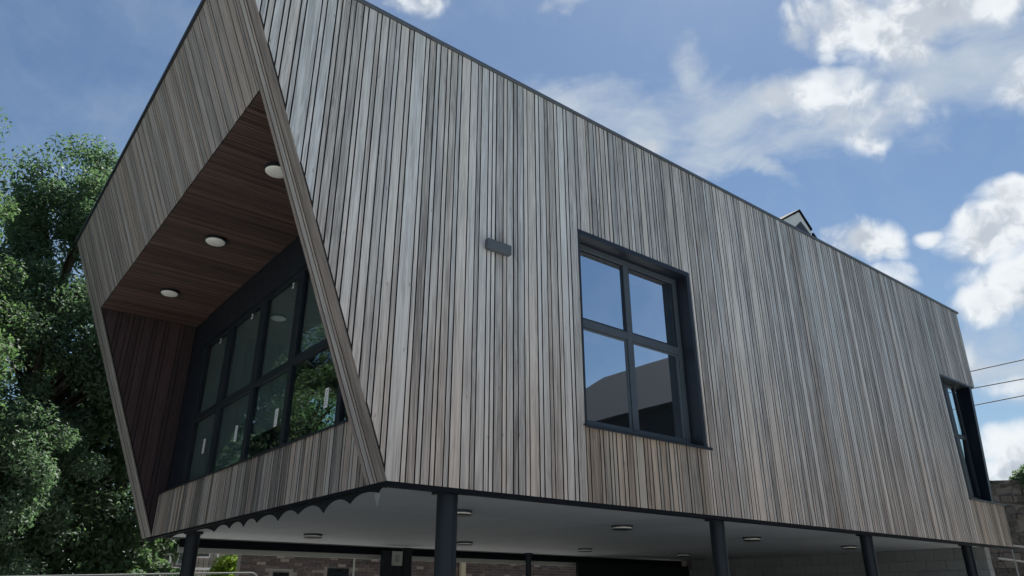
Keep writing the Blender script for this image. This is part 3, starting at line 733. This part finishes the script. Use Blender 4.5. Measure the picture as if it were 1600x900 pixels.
for x in (3.8, 4.6, 5.4): MB().box(x, x+.06, 21.92, 21.99, 0, 3.6).build('post', M['white'], tb)
MB().prism([(21.7, 4.4), (26.4, 4.4), (24, 5.8)], 'x', 3.1, 7.2).build('roof', M['slate'], tb)
masonry('rubble_wall', 'pale rubble stone wall behind the lime green bush left of the brick wall', 'wall', (4.35, 17.5, 0), (1, 0, 0), (0, -1, 0), 2.4, 0, 3.7, .30, .15, .02, M['stone'], .4, limit=200, pname='stone', jitter=.35, rough=.03)
# ------------------------------------------------------------------ stone wall, railing, cables on the right
rs = masonry('garden_stone_wall', 'tall rubble stone wall right of the building with greenery on top', 'wall', (21.6, 3.4, 0), (5.5, -4.6, 0), (-4.6, -5.5, 0), 6.5, 0, 5.02, .29, .15, .020, M['stone'], .5, limit=295, vis=(0, 3.6, 2.5), pname='stone', jitter=.40, rough=.05)
MB().add([], []) 
rl_ = thing('handrail', 'pale metal handrail sloping down beside the block wall at far right', 'handrail', (17.8, .6, 0))
def hr(a, b, z0, z1): MB().tube([a + (z0,), b + (z1,)], .019, 10).build('rail', M['galv'], rl_)
hr((16.75, .75), (19.2, -1.2), 2.82, 2.40); hr((16.75, .75), (19.2, -1.2), 2.48, 2.06)
for t_ in (.12, .52, .92):
    x = 16.75+2.45*t_; y = .75-1.95*t_; MB().tube([(x, y, 0), (x, y, 2.80-.42*t_)], .016, 10).build('post', M['galv'], rl_)
def cable(p, q, label, sag=.5):
    p = Vector(p); q = Vector(q); d = (q-p); p = p-d*4; q = q+d*9; P = []
    for i in range(25):
        t = i/24; v = p.lerp(q, t); P.append(v)
    o = MB().tube(P, .022, 6).build('overhead_cable', M['rubber']); tag(o, label, 'cable', 'overhead cables right of the building')
cable((29.43,4.46,10.29), (31.02,2.96,10.73), 'uppermost of three overhead cables crossing the sky right of the building')
cable((29.61,4.68,9.63), (31.22,3.20,10.0), 'middle one of three overhead cables right of the building')
cable((29.78,4.90,8.97), (31.39,3.42,9.36), 'lowest of three overhead cables right of the building')
# ------------------------------------------------------------------ white gabled dormer on the roof
gd = thing('roof_dormer', 'small white gabled dormer with dark edges rising behind the roof edge', 'dormer', (10.83, 1.6, ZT))
ax, az_ = 10.83, 9.86
MB().prism([(ax-1.25, ZT+.03), (ax+1.0, ZT+.03), (ax+1.0, az_-.98), (ax+.93, az_-.90), (ax, az_-.03), (ax-1.25, az_-.80)], 'y', 1.02, 3.4).build('wall', M['white'], gd)
def verge(x0, z0, x1, z1): MB().prism([(x0, z0), (x1, z1), (x1, z1+.045), (x0, z0+.045)], 'y', .985, 3.5).build('roof_slope', M['darkslate'], gd)
verge(ax-1.35, az_-.87, ax, az_-.01); verge(ax, az_-.01, ax+.42, az_-.38)
MB().prism([(ax+.42, az_-.52), (ax+1.05, az_-1.02), (ax+1.05, az_-.96), (ax+.42, az_-.45)], 'y', .97, 3.5).build('roof_slope', M['darkslate'], gd)
MB().prism([(ax-.36, az_-.58), (ax+.36, az_-.58), (ax+.30, az_-.50), (ax-.02, az_-.29)], 'y', 1.0, 1.018).build('window', M['slate'], gd)
# ------------------------------------------------------------------ house across the yard (mirrored in the big window)
hh = thing('slate_roofed_house', 'house across the yard behind the camera, mirrored in the lower panes of the big window', 'house', (17.4, -10, 0))
MB().box(12.8, 22, -13.4, -6.0, 0, 6.8).build('wall', M['darkslate'], hh)
MB().add([(12.4,-14.6,6.7),(12.4,-5.7,6.7),(22.4,-5.7,6.7),(22.4,-14.6,6.7),(17.4,-13.4,10),(17.4,-5.7,10)], [(0,1,5,4),(2,3,4,5),(0,4,3),(1,2,5),(0,3,2,1)]).build('roof', M['darkslate'], hh)
for y in (-12, -10.1, -8.2):
    f_ = MB().box(12.74, 12.80, y-.6, y+.6, 4.4, 5.9).build('window', M['white'], hh); MB().box(12.725, 12.739, y-.5, y+.5, 4.5, 5.8).build('pane', M['glass'], f_)
# ------------------------------------------------------------------ trees
def leaf_mesh(name, centers, radii, per, size, flat=.75):
    """many small folded leaf faces scattered through clumps"""
    C_ = np.repeat(centers, per, 0); Rr = np.repeat(radii, per)
    N = len(C_)
    d = rng.normal(size=(N, 3)); d /= np.linalg.norm(d, axis=1)[:, None]
    rr = rng.random(N)**.45
    pos = C_ + d*(Rr*rr)[:, None]*np.array([1, 1, flat])
    nrm = d*.5 + rng.normal(size=(N, 3))*.6 + np.array([0, 0, .55]); nrm /= np.linalg.norm(nrm, axis=1)[:, None]
    t = np.cross(nrm, rng.normal(size=(N, 3))); t /= np.linalg.norm(t, axis=1)[:, None]
    b = np.cross(nrm, t); s = size*(.6+.8*rng.random(N))[:, None]
    V = np.empty((N, 4, 3)); V[:, 0] = pos-t*s; V[:, 1] = pos+b*s*.45+nrm*s*.12; V[:, 2] = pos+t*s; V[:, 3] = pos-b*s*.45+nrm*s*.12
    me = bpy.data.meshes.new(name); me.vertices.add(N*4); me.vertices.foreach_set('co', V.reshape(-1))
    me.loops.add(N*4); me.loops.foreach_set('vertex_index', np.arange(N*4, dtype=np.int32))
    me.polygons.add(N); me.polygons.foreach_set('loop_start', np.arange(0, N*4, 4, dtype=np.int32)); me.polygons.foreach_set('loop_total', np.full(N, 4, dtype=np.int32))
    me.update(); me.validate(); return me
def tree(name, label, x, y, h, rx, ry, base, nclump, per, size, mat, trunk=.22, lean=(0, 0), group=None, crad=(.45, .95)):
    t = thing(name, label, 'tree', (x, y, 0), group)
    cz = (h+base)/2; rz = (h-base)/2
    cs = []
    while len(cs) < nclump:
        d = rng.normal(size=3); d /= np.linalg.norm(d); r = .35+.65*rng.random()**.5
        w = 1+.22*math.sin(3.1*d[0]+5*d[2]+x)+.16*math.sin(7*d[1]+4*d[2])
        p_ = np.array([d[0]*rx*r*w, d[1]*ry*r*w, d[2]*rz*r])
        if d[2] > .3: p_[:2] *= (1-.35*(d[2]-.3))
        cs.append(p_+np.array([lean[0]*(p_[2]/rz), lean[1]*(p_[2]/rz), cz]))
    cs = np.array(cs); rad = rng.uniform(crad[0], crad[1], len(cs))
    cr = bpy.data.objects.new('crown', leaf_mesh('crown', cs, rad, per, size)); col.objects.link(cr); cr.data.materials.append(mat); cr.parent = t
    mb = MB(); top_ = Vector((lean[0]*.5, lean[1]*.5, h*.8))
    mb.tube([(0,0,-.1), (.03,.02,.6), (lean[0]*.1+.1, lean[1]*.1, h*.3), (lean[0]*.3-.05, lean[1]*.3+.08, h*.55), tuple(top_)], [trunk*1.35, trunk, trunk*.8, trunk*.5, trunk*.12], 10)
    for i in range(0, len(cs), max(1, len(cs)//45)):
        c = Vector(cs[i]); f0 = min(.75, max(.18, (c.z-.9)/h*.75)); s0 = Vector((lean[0]*f0*.4, lean[1]*f0*.4, h*f0))
        mid = s0.lerp(c, .5)+Vector((random.uniform(-.2,.2), random.uniform(-.2,.2), random.uniform(-.1,.35)))
        mb.tube([s0, mid, c], [trunk*.34, trunk*.2, trunk*.06], 6, False)
    tk = mb.build('trunk', M['bark'], None, (0, 0, 0)); tk.parent = t; tk.location = (0, 0, 0)
    return t
tree('broadleaf_tree', 'tall dense blue-green tree left of the slanted end, its peak against the sky', -1.9, 15.2, 13.6, 2.9, 3.0, 1.2, 330, 500, .058, M['leafA'], .3, crad=(.4,.85))
tree('broadleaf_tree', 'broad mid-green tree cut by the left picture edge, nearest of the trees', -6.1, 11.9, 13.9, 2.8, 2.7, 1.4, 330, 540, .050, M['leafB'], .28, crad=(.4,.85))
tree('broadleaf_tree', 'low dark bushy tree below the slanted end at lower left', -3.6, 12.6, 6.4, 2.5, 2.0, .6, 190, 560, .047, M['leafA'], .16, crad=(.35,.75))
tree('broadleaf_tree', 'green tree behind the building seen under its far left corner', .6, 15.6, 9.5, 2.6, 2.4, .8, 170, 260, .085, M['leafB'], .2)
tree('broadleaf_tree', 'bright green tree behind the building seen through the end glazing', 6.4, 18.5, 11.5, 3.4, 2.6, 3.9, 100, 200, .10, M['leafB'], .25)
tree('broadleaf_tree', 'tree beside the yard left of the camera, mirrored in the end glazing', -11.5, 6.5, 9.4, 3.2, 3.0, 1.5, 190, 240, .10, M['leafA'], .26)
def bush(name, label, x, y, z, rx, ry, rz, n, per, size, mat):
    d = rng.normal(size=(n, 3)); d /= np.linalg.norm(d, axis=1)[:, None]; d[:, 2] = np.abs(d[:, 2])
    c = d*(.4+.6*rng.random((n, 1)))*np.array([rx, ry, rz])
    t = thing(name, label, 'bush', (x, y, z))
    o = bpy.data.objects.new('foliage', leaf_mesh('foliage', c, rng.uniform(.15, .3, n), per, size)); col.objects.link(o); o.data.materials.append(mat); o.parent = t
    mb = MB()
    for i in range(8): mb.tube([(0,0,-.3), tuple(Vector(c[i])*.5), tuple(c[i])], [.03,.02,.006], 5, False)
    s_ = mb.build('stem', M['bark'], None, (0,0,0)); s_.parent = t; s_.location = (0,0,0)
bush('lime_bush', 'bright lime green bush left of the brick wall corner', 4.0, 15.9, 1.95, .6, .5, .85, 45, 130, .045, M['leafC'])
bush('wall_top_bush', 'green leafy bush growing over the top of the stone wall at far right', 24.0, 1.7, 4.95, .9, .6, .55, 50, 120, .06, M['leafA'])
bush('wall_top_bush', 'small green shrub on the stone wall next to the building corner', 22.2, 3.1, 4.9, .4, .4, .16, 16, 100, .05, M['leafA'])
bush('hedge_bush', 'green shrubs below the far left corner beside the rear column', 1.2, 13.2, .9, 1.3, .8, 1.7, 90, 150, .055, M['leafB'])
bpy.context.view_layer.update()
